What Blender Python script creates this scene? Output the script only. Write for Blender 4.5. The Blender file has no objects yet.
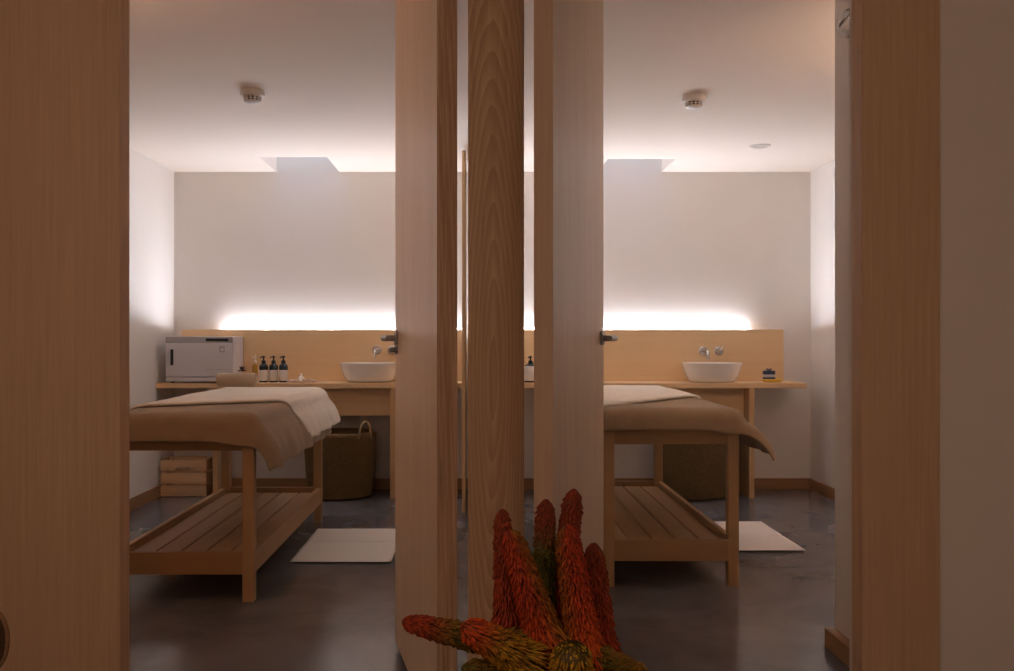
import bpy, bmesh, math, random
from mathutils import Vector, Matrix, noise
random.seed(7)
PI = math.pi
scn = bpy.context.scene
COL = scn.collection
F, VX, VY, CAMZ = 926.0, 477.0, 339.0, 1.2      # focal length in pixels, vanishing point, eye height
ROOM_H = 2.535

# ------------------------------------------------------------------ helpers
def linked(name, data, parent=None):
    o = bpy.data.objects.new(name, data)
    COL.objects.link(o)
    if parent is not None:
        o.parent = parent
    return o

def wloc(o):
    v = Vector((0, 0, 0))
    while o is not None:
        v += o.location
        o = o.parent
    return v

def obj(name, bm, mat, parent=None, smooth=False, origin=None):
    """bm is in world coordinates; the object's origin goes to its parent's base (or to its own base)."""
    bmesh.ops.recalc_face_normals(bm, faces=bm.faces)
    if parent is not None:
        off, loc = wloc(parent), Vector((0, 0, 0))
    else:
        if origin is None:
            xs = [v.co for v in bm.verts]
            origin = Vector(((min(c.x for c in xs) + max(c.x for c in xs)) / 2,
                             (min(c.y for c in xs) + max(c.y for c in xs)) / 2,
                             min(c.z for c in xs)))
        off = loc = Vector(origin)
    for v in bm.verts:
        v.co -= off
    me = bpy.data.meshes.new(name)
    bm.to_mesh(me)
    bm.free()
    if smooth:
        for p in me.polygons:
            p.use_smooth = True
    if mat is not None:
        me.materials.append(mat)
    o = linked(name, me, parent)
    o.location = loc
    return o

def smooth_angle(o, ang=40):
    me = o.data
    for p in me.polygons:
        p.use_smooth = True
    bm = bmesh.new()
    bm.from_mesh(me)
    lim = math.radians(ang)
    for e in bm.edges:
        if len(e.link_faces) == 2 and e.calc_face_angle(0) > lim:
            e.smooth = False
    bm.to_mesh(me)
    bm.free()
    return o

def tag(o, label=None, cat=None, group=None, kind=None):
    if label: o['label'] = label
    if cat: o['category'] = cat
    if group: o['group'] = group
    if kind: o['kind'] = kind
    return o

def thing(name, loc, label, cat, group=None):
    o = bpy.data.objects.new(name, None)
    COL.objects.link(o)
    o.location = loc
    o.empty_display_size = 0.05
    return tag(o, label, cat, group)

def struct(name, bm, mat, parent=None, smooth=False):
    o = obj(name, bm, mat, parent, smooth)
    if parent is None:
        o['kind'] = 'structure'
    return o

def add_box(bm, x0, x1, y0, y1, z0, z1, bev=0.0, seg=2, rot=None, piv=None):
    t = bmesh.new()
    bmesh.ops.create_cube(t, size=1.0)
    for v in t.verts:
        v.co = Vector(((x0 + x1) / 2 + v.co.x * (x1 - x0), (y0 + y1) / 2 + v.co.y * (y1 - y0),
                       (z0 + z1) / 2 + v.co.z * (z1 - z0)))
    if bev > 0:
        bmesh.ops.bevel(t, geom=list(t.edges), offset=bev, segments=seg, profile=0.6, affect='EDGES')
    if rot is not None:
        p = piv if piv is not None else Vector(((x0 + x1) / 2, (y0 + y1) / 2, (z0 + z1) / 2))
        for v in t.verts:
            v.co = p + rot @ (v.co - p)
    merge(bm, t)

def merge(bm, t):
    m = {}
    for v in t.verts:
        m[v] = bm.verts.new(v.co)
    for f in t.faces:
        try:
            bm.faces.new([m[v] for v in f.verts])
        except ValueError:
            pass
    t.free()

def box(*a, **k):
    bm = bmesh.new()
    add_box(bm, *a, **k)
    return bm

def frame_of(d):
    d = d.normalized()
    up = Vector((0, 0, 1)) if abs(d.z) < 0.95 else Vector((1, 0, 0))
    a = d.cross(up).normalized()
    return a, a.cross(d).normalized()

def add_tube(bm, pts, r, n=10, closed=False, cap=True):
    pts = [Vector(p) for p in pts]
    rs = r if isinstance(r, (list, tuple)) else [r] * len(pts)
    rings = []
    N = len(pts)
    a_prev = None
    for i, p in enumerate(pts):
        if closed:
            d = pts[(i + 1) % N] - pts[i - 1]
        else:
            d = pts[min(i + 1, N - 1)] - pts[max(i - 1, 0)]
        d.normalize()
        if a_prev is None:
            a, b = frame_of(d)
        else:
            a = (a_prev - d * a_prev.dot(d)).normalized()
            b = d.cross(a).normalized()
        a_prev = a
        b = d.cross(a).normalized()
        rings.append([bm.verts.new(p + (a * math.cos(2 * PI * k / n) + b * math.sin(2 * PI * k / n)) * rs[i]) for k in range(n)])
    last = N if closed else N - 1
    for i in range(last):
        A, B = rings[i], rings[(i + 1) % N]
        for k in range(n):
            bm.faces.new((A[k], A[(k + 1) % n], B[(k + 1) % n], B[k]))
    if cap and not closed:
        bm.faces.new(rings[0]); bm.faces.new(rings[-1])

def tube(pts, r, n=10, closed=False):
    bm = bmesh.new()
    add_tube(bm, pts, r, n, closed)
    return bm

def add_lathe(bm, prof, c, n=40, sx=1.0, sy=1.0, axis=None):
    """prof: list of (radius, height); first/last with radius 0 close the shape."""
    c = Vector(c)
    if axis is None:
        A, B, D = Vector((1, 0, 0)), Vector((0, 1, 0)), Vector((0, 0, 1))
    else:
        D = Vector(axis).normalized(); A, B = frame_of(D)
    rings = []
    for (r, h) in prof:
        if r <= 1e-6:
            rings.append([bm.verts.new(c + D * h)])
        else:
            rings.append([bm.verts.new(c + A * (r * sx * math.cos(2 * PI * k / n)) + B * (r * sy * math.sin(2 * PI * k / n)) + D * h) for k in range(n)])
    for P, Q in zip(rings, rings[1:]):
        if len(P) == 1 and len(Q) == 1: continue
        for k in range(n):
            k2 = (k + 1) % n
            if len(P) == 1: bm.faces.new((P[0], Q[k], Q[k2]))
            elif len(Q) == 1: bm.faces.new((P[k], P[k2], Q[0]))
            else: bm.faces.new((P[k], P[k2], Q[k2], Q[k]))
    return bm

def lathe(prof, c, n=40, **k):
    return add_lathe(bmesh.new(), prof, c, n, **k)

def pt(px, py, Y):
    """the point at depth Y that a pixel of the photograph looks at (used to read sizes off the photograph)."""
    return Vector(((px - VX) / F * Y, Y, CAMZ - (py - VY) / F * Y))

# ------------------------------------------------------------------ materials
def nodes_of(name):
    m = bpy.data.materials.new(name)
    m.use_nodes = True
    nt = m.node_tree
    b = nt.nodes['Principled BSDF']
    return m, nt, b

def plain(name, col, rough=0.5, metal=0.0, spec=0.5, bump=0.0, bscale=200, var=0.0, vscale=6, emis=None, estr=0, coat=0.0, sheen=0.0, trans=0.0, ior=1.45):
    m, nt, b = nodes_of(name)
    b.inputs['Base Color'].default_value = (*col, 1)
    b.inputs['Roughness'].default_value = rough
    b.inputs['Metallic'].default_value = metal
    b.inputs['Specular IOR Level'].default_value = spec
    b.inputs['Coat Weight'].default_value = coat
    b.inputs['Sheen Weight'].default_value = sheen
    b.inputs['Transmission Weight'].default_value = trans
    b.inputs['IOR'].default_value = ior
    if emis:
        b.inputs['Emission Color'].default_value = (*emis, 1)
        b.inputs['Emission Strength'].default_value = estr
    tc = nt.nodes.new('ShaderNodeTexCoord')
    if var > 0:
        n = nt.nodes.new('ShaderNodeTexNoise'); n.inputs['Scale'].default_value = vscale; n.inputs['Detail'].default_value = 5
        nt.links.new(tc.outputs['Object'], n.inputs['Vector'])
        mx = nt.nodes.new('ShaderNodeMix'); mx.data_type = 'RGBA'
        mx.inputs[6].default_value = (*[c * (1 - var) for c in col], 1)
        mx.inputs[7].default_value = (*[min(1, c * (1 + var)) for c in col], 1)
        nt.links.new(n.outputs['Fac'], mx.inputs[0]); nt.links.new(mx.outputs[2], b.inputs['Base Color'])
    if bump > 0:
        n = nt.nodes.new('ShaderNodeTexNoise'); n.inputs['Scale'].default_value = bscale; n.inputs['Detail'].default_value = 4
        nt.links.new(tc.outputs['Object'], n.inputs['Vector'])
        bp = nt.nodes.new('ShaderNodeBump'); bp.inputs['Strength'].default_value = bump; bp.inputs['Distance'].default_value = 0.01
        nt.links.new(n.outputs['Fac'], bp.inputs['Height']); nt.links.new(bp.outputs['Normal'], b.inputs['Normal'])
    return m

def wood(name, light, dark, axis='Z', fine=55, amount=1.0, cath=0.0, cscale=9.0, rough=0.5, coff=(0, 0, 0), clen=0.07, spec=0.35):
    m, nt, b = nodes_of(name)
    L = nt.links
    tc = nt.nodes.new('ShaderNodeTexCoord')
    mp = nt.nodes.new('ShaderNodeMapping')
    sc = {'X': (0.03, 1, 1), 'Y': (1, 0.03, 1), 'Z': (1, 1, 0.03)}[axis]
    mp.inputs['Scale'].default_value = tuple(s * fine for s in sc)
    L.new(tc.outputs['Object'], mp.inputs['Vector'])
    n1 = nt.nodes.new('ShaderNodeTexNoise'); n1.inputs['Scale'].default_value = 1.0; n1.inputs['Detail'].default_value = 6; n1.inputs['Roughness'].default_value = 0.65
    L.new(mp.outputs['Vector'], n1.inputs['Vector'])
    r1 = nt.nodes.new('ShaderNodeMapRange'); r1.inputs[1].default_value = 0.3; r1.inputs[2].default_value = 0.7
    L.new(n1.outputs['Fac'], r1.inputs[0])
    # broad tone variation along the grain
    mp3 = nt.nodes.new('ShaderNodeMapping'); mp3.inputs['Scale'].default_value = tuple(s * 9 for s in sc)
    L.new(tc.outputs['Object'], mp3.inputs['Vector'])
    n3 = nt.nodes.new('ShaderNodeTexNoise'); n3.inputs['Scale'].default_value = 1.0; n3.inputs['Detail'].default_value = 2
    L.new(mp3.outputs['Vector'], n3.inputs['Vector'])
    add = nt.nodes.new('ShaderNodeMath'); add.operation = 'MULTIPLY_ADD'
    add.inputs[1].default_value = 0.5 * amount; L.new(r1.outputs[0], add.inputs[0])
    m3 = nt.nodes.new('ShaderNodeMath'); m3.operation = 'MULTIPLY'; m3.inputs[1].default_value = 0.5
    L.new(n3.outputs['Fac'], m3.inputs[0]); L.new(m3.outputs[0], add.inputs[2])
    fac = add.outputs[0]
    if cath > 0:
        mp2 = nt.nodes.new('ShaderNodeMapping')
        mp2.inputs['Location'].default_value = coff
        s2 = {'X': (clen, 1, 1), 'Y': (1, clen, 1), 'Z': (1, 1, clen)}[axis]
        mp2.inputs['Scale'].default_value = s2
        L.new(tc.outputs['Object'], mp2.inputs['Vector'])
        nd = nt.nodes.new('ShaderNodeTexNoise'); nd.inputs['Scale'].default_value = 7; nd.inputs['Detail'].default_value = 2
        L.new(mp2.outputs['Vector'], nd.inputs['Vector'])
        vm = nt.nodes.new('ShaderNodeVectorMath'); vm.operation = 'MULTIPLY_ADD'
        vm.inputs[1].default_value = (0.035, 0.035, 0.035)
        L.new(nd.outputs['Color'], vm.inputs[0]); L.new(mp2.outputs['Vector'], vm.inputs[2])
        w = nt.nodes.new('ShaderNodeTexWave'); w.wave_type = 'RINGS'; w.rings_direction = 'SPHERICAL'
        w.wave_profile = 'SAW'
        w.inputs['Scale'].default_value = cscale; w.inputs['Distortion'].default_value = 1.2
        w.inputs['Detail'].default_value = 2; w.inputs['Detail Scale'].default_value = 1.5
        L.new(vm.outputs[0], w.inputs['Vector'])
        mx0 = nt.nodes.new('ShaderNodeMath'); mx0.operation = 'MULTIPLY_ADD'; mx0.inputs[1].default_value = cath
        L.new(w.outputs['Fac'], mx0.inputs[0]); L.new(fac, mx0.inputs[2])
        fac = mx0.outputs[0]
    mx = nt.nodes.new('ShaderNodeMix'); mx.data_type = 'RGBA'
    mx.inputs[6].default_value = (*light, 1); mx.inputs[7].default_value = (*dark, 1)
    L.new(fac, mx.inputs[0])
    L.new(mx.outputs[2], b.inputs['Base Color'])
    b.inputs['Roughness'].default_value = rough
    b.inputs['Specular IOR Level'].default_value = spec
    bp = nt.nodes.new('ShaderNodeBump'); bp.inputs['Strength'].default_value = 0.12; bp.inputs['Distance'].default_value = 0.004
    L.new(r1.outputs[0], bp.inputs['Height']); L.new(bp.outputs['Normal'], b.inputs['Normal'])
    return m

WL, WD = (0.60, 0.37, 0.185), (0.43, 0.245, 0.11)
M = {}
M['plaster'] = plain('plaster', (0.78, 0.735, 0.695), 0.85, spec=0.15, bump=0.03, bscale=60)
M['ceiling'] = plain('ceiling_paint', (0.84, 0.755, 0.685), 0.9, spec=0.1)
M['panel_wood'] = wood('panel_oak', (0.72, 0.51, 0.34), (0.54, 0.365, 0.23), 'Z', 85, 1.3, 0.0)
M['jamb_wood_lit'] = wood('jamb_oak_lit', (0.80, 0.57, 0.39), (0.52, 0.33, 0.20), 'Z', 80, 1.3)  # paler than the panels: light on the reveals is put into the colour
M['post_wood'] = wood('post_oak', (0.72, 0.51, 0.335), (0.42, 0.265, 0.15), 'Z', 75, 1.0, 0.5, 32, coff=(-0.012, 0.03, -0.14), clen=0.11)
M['door_wood'] = wood('door_ash', (0.94, 0.77, 0.60), (0.70, 0.54, 0.39), 'Z', 95, 1.5, rough=0.38, spec=0.4)
M['edge_wood'] = wood('door_edge_oak', (0.80, 0.58, 0.41), (0.36, 0.22, 0.13), 'Z', 110, 1.3, 0.25, 40, coff=(0.02, 0, 0.05), clen=0.03)
M['edge_plain'] = wood('door_edge_plain', (0.74, 0.545, 0.40), (0.58, 0.40, 0.28), 'Z', 90, 1.0)
M['bench_wood'] = wood('bench_ash', (0.78, 0.55, 0.32), (0.70, 0.47, 0.255), 'X', 40, 0.9)
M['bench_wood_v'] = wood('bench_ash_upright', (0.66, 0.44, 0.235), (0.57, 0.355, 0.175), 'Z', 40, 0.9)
M['table_wood_z'] = wood('table_beech_upright', (0.50, 0.31, 0.155), (0.39, 0.225, 0.10), 'Z', 45, 0.9)
M['table_wood_y'] = wood('table_beech_long', (0.50, 0.31, 0.155), (0.39, 0.225, 0.10), 'Y', 45, 0.9)
M['table_wood_x_shaded'] = wood('table_beech_cross_shaded', (0.40, 0.235, 0.115), (0.31, 0.17, 0.075), 'X', 45, 0.9)  # darker copy of the beech, shade of the front rails put into the colour
M['base_wood'] = wood('baseboard_oak', (0.44, 0.25, 0.125), (0.30, 0.155, 0.07), 'X', 30, 1.0)
M['base_wood_y'] = wood('baseboard_oak_side', (0.44, 0.25, 0.125), (0.30, 0.155, 0.07), 'Y', 30, 1.0)
M['pine'] = wood('crate_pine', (0.84, 0.60, 0.36), (0.64, 0.41, 0.22), 'X', 28, 0.9, 0.3, 14, coff=(0.1, 0.1, 0.1), clen=0.2)
M['chrome'] = plain('chrome', (0.75, 0.74, 0.73), 0.16, 1.0)
M['steel'] = plain('brushed_steel', (0.30, 0.28, 0.27), 0.32, 1.0)
M['dark_metal'] = plain('dark_bronze', (0.08, 0.06, 0.05), 0.4, 0.8)
M['ceramic'] = plain('white_ceramic', (0.82, 0.78, 0.74), 0.12, spec=0.5, coat=0.4)
M['white_plastic'] = plain('white_plastic', (0.70, 0.66, 0.62), 0.4)
M['dark_slot'] = plain('dark_slot', (0.05, 0.035, 0.03), 0.6)
M['vinyl'] = plain('black_vinyl', (0.02, 0.017, 0.016), 0.45)
M['mat'] = plain('bath_mat_cotton', (0.95, 0.89, 0.83), 0.95, spec=0.05, bump=0.5, bscale=260, sheen=0.2)
M['led'] = plain('led_strip', (1, 1, 1), 0.5)
M['warmer'] = plain('warmer_enamel', (0.62, 0.59, 0.60), 0.35)
M['warmer_grey'] = plain('warmer_grey_trim', (0.42, 0.39, 0.38), 0.4)
M['black'] = plain('black_plastic', (0.018, 0.016, 0.017), 0.35)
M['amber_glass'] = plain('dark_bottle_glass', (0.012, 0.022, 0.028), 0.12, spec=0.6)
M['label'] = plain('paper_label', (0.66, 0.60, 0.55), 0.7)
M['oil'] = plain('amber_oil', (0.62, 0.36, 0.06), 0.1, spec=0.5, trans=0.35)
M['clear'] = plain('clear_plastic', (0.9, 0.85, 0.78), 0.12, trans=0.85)
M['glass'] = plain('clear_glass', (0.95, 0.95, 0.95), 0.03, trans=1.0)
def pane_glass():
    m, nt, b = nodes_of('skylight_glass')
    out = nt.nodes['Material Output']
    tr = nt.nodes.new('ShaderNodeBsdfTransparent'); tr.inputs[0].default_value = (.92, .95, .97, 1)
    gl = nt.nodes.new('ShaderNodeBsdfGlossy'); gl.inputs['Roughness'].default_value = .05
    mx = nt.nodes.new('ShaderNodeMixShader'); mx.inputs[0].default_value = .06
    nt.links.new(tr.outputs[0], mx.inputs[1]); nt.links.new(gl.outputs[0], mx.inputs[2])
    nt.links.new(mx.outputs[0], out.inputs['Surface'])
    return m
M['pane'] = pane_glass()
M['cream'] = plain('cream_stone', (0.62, 0.47, 0.36), 0.5, var=0.15, vscale=40)
M['blush'] = plain('blush_ceramic', (0.75, 0.60, 0.50), 0.4)
M['purple'] = plain('purple_petal', (0.06, 0.012, 0.03), 0.6)
M['navy'] = plain('navy_soap', (0.03, 0.04, 0.085), 0.6)
M['pale_soap'] = plain('pale_soap', (0.55, 0.53, 0.55), 0.6)
M['yellow'] = plain('yellow_dish', (0.72, 0.45, 0.06), 0.4)
M['vase'] = plain('vase_stoneware', (0.12, 0.09, 0.07), 0.6, bump=0.2, bscale=80)
M['stem'] = plain('flower_stem', (0.10, 0.14, 0.03), 0.6)

def concrete():
    m, nt, b = nodes_of('polished_concrete')
    L = nt.links
    tc = nt.nodes.new('ShaderNodeTexCoord')
    n1 = nt.nodes.new('ShaderNodeTexNoise'); n1.inputs['Scale'].default_value = 1.7; n1.inputs['Detail'].default_value = 8; n1.inputs['Roughness'].default_value = 0.6; n1.inputs['Distortion'].default_value = 0.8
    L.new(tc.outputs['Object'], n1.inputs['Vector'])
    cr = nt.nodes.new('ShaderNodeValToRGB')
    cr.color_ramp.elements[0].position = 0.32; cr.color_ramp.elements[0].color = (0.105, 0.098, 0.102, 1)
    cr.color_ramp.elements[1].position = 0.68; cr.color_ramp.elements[1].color = (0.185, 0.174, 0.180, 1)
    L.new(n1.outputs['Fac'], cr.inputs[0]); L.new(cr.outputs[0], b.inputs['Base Color'])
    n2 = nt.nodes.new('ShaderNodeTexNoise'); n2.inputs['Scale'].default_value = 5; n2.inputs['Detail'].default_value = 6
    L.new(tc.outputs['Object'], n2.inputs['Vector'])
    mr = nt.nodes.new('ShaderNodeMapRange'); mr.inputs[1].default_value = 0.3; mr.inputs[2].default_value = 0.7; mr.inputs[3].default_value = 0.17; mr.inputs[4].default_value = 0.26
    L.new(n2.outputs['Fac'], mr.inputs[0]); L.new(mr.outputs[0], b.inputs['Roughness'])
    b.inputs['Specular IOR Level'].default_value = 0.45
    return m
M['concrete'] = concrete()

def terry(name, col, scale=330):
    m, nt, b = nodes_of(name)
    L = nt.links
    tc = nt.nodes.new('ShaderNodeTexCoord')
    n = nt.nodes.new('ShaderNodeTexNoise'); n.inputs['Scale'].default_value = scale; n.inputs['Detail'].default_value = 3
    n2 = nt.nodes.new('ShaderNodeTexNoise'); n2.inputs['Scale'].default_value = 14; n2.inputs['Detail'].default_value = 4
    L.new(tc.outputs['Object'], n.inputs['Vector']); L.new(tc.outputs['Object'], n2.inputs['Vector'])
    mx = nt.nodes.new('ShaderNodeMix'); mx.data_type = 'RGBA'
    mx.inputs[6].default_value = (*[c * 0.85 for c in col], 1); mx.inputs[7].default_value = (*[min(1, c * 1.12) for c in col], 1)
    L.new(n2.outputs['Fac'], mx.inputs[0]); L.new(mx.outputs[2], b.inputs['Base Color'])
    b.inputs['Roughness'].default_value = 0.95; b.inputs['Specular IOR Level'].default_value = 0.05
    b.inputs['Sheen Weight'].default_value = 0.25; b.inputs['Sheen Roughness'].default_value = 0.6
    ad = nt.nodes.new('ShaderNodeMath'); ad.operation = 'MULTIPLY_ADD'; ad.inputs[1].default_value = 2.0
    L.new(n2.outputs['Fac'], ad.inputs[0]); L.new(n.outputs['Fac'], ad.inputs[2])
    bp = nt.nodes.new('ShaderNodeBump'); bp.inputs['Strength'].default_value = 0.4; bp.inputs['Distance'].default_value = 0.006
    L.new(ad.outputs[0], bp.inputs['Height']); L.new(bp.outputs['Normal'], b.inputs['Normal'])
    return m
M['towel'] = terry('beige_towel', (0.92, 0.81, 0.69))
M['blanket'] = terry('taupe_blanket', (0.35, 0.245, 0.15))
M['roll'] = terry('rolled_towel', (0.48, 0.36, 0.25))

def wicker(name, c1, c2, rows=120.0):
    m, nt, b = nodes_of(name)
    L = nt.links
    tc = nt.nodes.new('ShaderNodeTexCoord')
    n = nt.nodes.new('ShaderNodeTexNoise'); n.inputs['Scale'].default_value = 45; n.inputs['Detail'].default_value = 4
    mp = nt.nodes.new('ShaderNodeMapping'); mp.inputs['Scale'].default_value = (1, 1, 3)
    L.new(tc.outputs['Object'], mp.inputs['Vector']); L.new(mp.outputs['Vector'], n.inputs['Vector'])
    mx = nt.nodes.new('ShaderNodeMix'); mx.data_type = 'RGBA'
    mx.inputs[6].default_value = (*c1, 1); mx.inputs[7].default_value = (*c2, 1)
    L.new(n.outputs['Fac'], mx.inputs[0]); L.new(mx.outputs[2], b.inputs['Base Color'])
    b.inputs['Roughness'].default_value = 0.75; b.inputs['Specular IOR Level'].default_value = 0.2
    return m
M['seagrass'] = wicker('seagrass', (0.32, 0.21, 0.105), (0.09, 0.055, 0.025))
M['rope'] = wicker('rope_handle', (0.42, 0.31, 0.19), (0.28, 0.19, 0.10))
M['rattan'] = wicker('rattan', (0.34, 0.20, 0.11), (0.22, 0.12, 0.06))
M['rattan_dark'] = wicker('dark_cane_weave', (0.10, 0.055, 0.03), (0.05, 0.028, 0.015))

def petals():
    m, nt, b = nodes_of('flower_florets')
    a = nt.nodes.new('ShaderNodeAttribute'); a.attribute_name = 'tint'
    nt.links.new(a.outputs['Color'], b.inputs['Base Color'])
    b.inputs['Roughness'].default_value = 0.55; b.inputs['Specular IOR Level'].default_value = 0.3
    b.inputs['Subsurface Weight'].default_value = 0.0
    return m
M['petals'] = petals()

# ------------------------------------------------------------------ the setting
XL, XR, YB, YF, YI = -2.42, 2.665, 7.40, 2.62, 2.69
PL, PR = -0.0205, 0.130                 # faces of the partition between the two rooms
CY0 = -1.6                              # back of the corridor

struct('floor', box(XL - .2, XR + .2, CY0 - .2, YB + .2, -0.1, 0), M['concrete'])

HOLES = [(-1.60, -1.10, 6.80, YB), (0.97, 1.476, 6.87, YB)]
def ceiling():
    bm = bmesh.new()
    xs = sorted({XL - .2, XR + .2, *[h[0] for h in HOLES], *[h[1] for h in HOLES]})
    for a, b in zip(xs, xs[1:]):
        cx = (a + b) / 2
        ye = YB + 0.2
        for h in HOLES:
            if h[0] < cx < h[1]: ye = h[2]
        add_box(bm, a, b, CY0 - .2, ye, ROOM_H, ROOM_H + .08)
    for (a, b, c, d) in HOLES:          # plastered skylight shafts
        zt = 3.25
        add_box(bm, a - .06, a, c - .06, d, ROOM_H + .08, zt)
        add_box(bm, b, b + .06, c - .06, d, ROOM_H + .08, zt)
        add_box(bm, a - .06, b + .06, c - .06, c, ROOM_H + .08, zt)
    return bm
struct('ceiling', ceiling(), M['ceiling'])
struct('wall_back', box(XL - .2, XR + .2, YB, YB + .15, 0, 3.25), M['plaster'])
struct('wall_left', box(XL - .15, XL, CY0, YB, 0, ROOM_H), M['plaster'])
struct('wall_right', box(XR, XR + .15, CY0, YB, 0, ROOM_H), M['plaster'])
struct('wall_partition', box(PL, PR, YI, YB, 0, ROOM_H), M['plaster'])
struct('wall_return', box(1.399, XR, YI + .01, 3.62, 0, ROOM_H), M['plaster'])
struct('wall_front', box(1.31, XR, YF + .012, YI, 0, ROOM_H), M['plaster'])
struct('wall_corridor', box(XL - .15, XR + .15, CY0 - .15, CY0, 0, ROOM_H), M['plaster'])

# skylights over the shafts
for i, (a, b, c, d) in enumerate(HOLES):
    bm = bmesh.new()
    for (x0, x1, y0, y1) in ((a, a + .03, c, d), (b - .03, b, c, d), (a, b, c, c + .03), (a, b, d - .03, d)):
        add_box(bm, x0, x1, y0, y1, 3.20, 3.24)
    w = struct('window_%d' % (i + 1), bm, M['white_plastic'])
    struct('pane', box(a + .03, b - .03, c + .03, d - .03, 3.215, 3.222), M['pane'], w)

# timber framing of the two doorways, seen from the corridor
def jamb_panel(name, x0, x1, mat=None, bev=0.003):
    return struct(name, box(x0, x1, YF, YI, 0, ROOM_H, bev=bev), mat or M['panel_wood'])
jamb_panel('trim_1', XL, -1.0095 - .002)
struct('trim_2', box(-1.0115, -1.0095, YF + .0, YI, 0, ROOM_H), M['jamb_wood_lit'])
def post():
    bm = bmesh.new()
    sec = [(PL - .005, YF + .005), (PL, YF), (.050, YF), (.080, YF + .005), (.105, YF + .016), (.124, YF + .034), (PR + .006, YF + .055), (PR + .006, YI), (PL - .005, YI)]
    lo = [bm.verts.new((x, y, 0)) for x, y in sec]; hi = [bm.verts.new((x, y, ROOM_H)) for x, y in sec]
    bm.faces.new(lo); bm.faces.new(hi)
    for i in range(len(sec)):
        j = (i + 1) % len(sec)
        bm.faces.new((lo[i], lo[j], hi[j], hi[i]))
    return bm
smooth_angle(struct('trim_3', post(), M['post_wood']), 35)
jamb_panel('trim_4', 1.091, 1.31)
struct('trim_5', box(1.089, 1.091, YF, YI, 0, ROOM_H), M['jamb_wood_lit'])
struct('trim_6', box(1.09, 1.40, YI, YI + .02, 0, ROOM_H), M['plaster'])
# upright board standing against the partition at the end of the left worktop
struct('trim_7', box(-0.1035, -0.079, 6.39, 6.97, 0, 2.50, bev=0.002), M['bench_wood_v'])

# baseboards
BH, BT = 0.088, 0.014
struct('baseboard_left', box(XL, XL + BT, YI, YB, 0, BH, bev=.002), M['base_wood_y'])
struct('baseboard_right', box(XR - BT, XR, 3.62, YB, 0, BH, bev=.002), M['base_wood_y'])
struct('baseboard_back_left', box(XL + BT, PL, YB - BT, YB, 0, BH, bev=.002), M['base_wood'])
struct('baseboard_back_right', box(PR, XR - BT, YB - BT, YB, 0, BH, bev=.002), M['base_wood'])
bm = bmesh.new()
add_box(bm, 1.358, 1.399, YI + .02, 3.62, 0, 0.072, bev=.002)
struct('baseboard_return', bm, M['base_wood_y'])

# ------------------------------------------------------------------ doors
def door(name, near, far, thick_sign, thick, label, lever_dir, cyl):
    n, f = Vector((near[0], near[1], 0)), Vector((far[0], far[1], 0))
    u = (f - n).normalized()
    w = Vector((-u.y, u.x, 0))          # left of the direction into the room
    out = w if thick_sign > 0 else -w   # outward normal of the visible face
    L = (f - n).length
    z0, z1 = 0.025, ROOM_H - 0.012
    def local_box(bm, a0, a1, t0, t1, h0, h1, bev=0.0):
        t = bmesh.new()
        add_box(t, 0, 1, 0, 1, 0, 1)
        for v in t.verts:
            a = a0 + v.co.x * (a1 - a0); q = t0 + v.co.y * (t1 - t0); h = h0 + v.co.z * (h1 - h0)
            v.co = n + u * a - out * q + Vector((0, 0, h))
        if bev: bmesh.ops.bevel(t, geom=list(t.edges), offset=bev, segments=2, profile=.6, affect='EDGES')
        merge(bm, t)
    root = bpy.data.objects.new(name, None); COL.objects.link(root)
    root.location = n; root['kind'] = 'structure'
    if label: root['label'] = label
    bm = bmesh.new(); local_box(bm, 0.0, L, 0, thick, z0, z1, .0015)
    leaf = obj('door_leaf', bm, M['door_wood'], root)
    bm = bmesh.new(); local_box(bm, -0.0015, 0.0002, 0.0, thick, z0, z1)
    e = obj('door_edge', bm, M['edge_wood'] if thick_sign > 0 else M['edge_plain'], root)
    bm = bmesh.new(); local_box(bm, 0.02, 0.06, thick * .3, thick * .7, 0, z0 + .004)
    obj('pivot', bm, M['dark_metal'], root)
    # lever handle: square rose, neck, lever towards the hinge
    hz = 1.203; a = L - 0.055
    bm = bmesh.new(); local_box(bm, a - .026, a + .026, -0.009, 0.0, hz - .026, hz + .026, .002)
    h = obj('door_handle', bm, M['steel'], root)
    c = n + u * a + Vector((0, 0, hz))
    bm = bmesh.new()
    add_tube(bm, [c + out * .006, c + out * .055], .0115, 16)
    add_tube(bm, [c + out * .046 + u * .012, c + out * .052, c + out * .053 - u * .05, c + out * .051 - u * .125], [.0115, .012, .0105, .0095], 14)
    smooth_angle(obj('lever', bm, M['steel'], h))
    if cyl:
        bm = bmesh.new()
        c2 = n + u * (a) + Vector((0, 0, hz - .045))
        add_tube(bm, [c2, c2 + out * .006], .015, 18)
        add_tube(bm, [c2 + out * .006, c2 + out * .030], .0085, 18)
        smooth_angle(obj('lock_knob', bm, M['steel'], root))
    return root, n, u, out, local_box
d1 = door('door_1', (-0.1166, 2.70), (-0.3176, 3.60), +1, .06, 'pale wooden door standing open into the left room', -1, True)
d2 = door('door_2', (0.2216, 2.70), (0.492, 3.60), -1, .057, 'pale wooden door standing open into the right room', 1, False)

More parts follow.
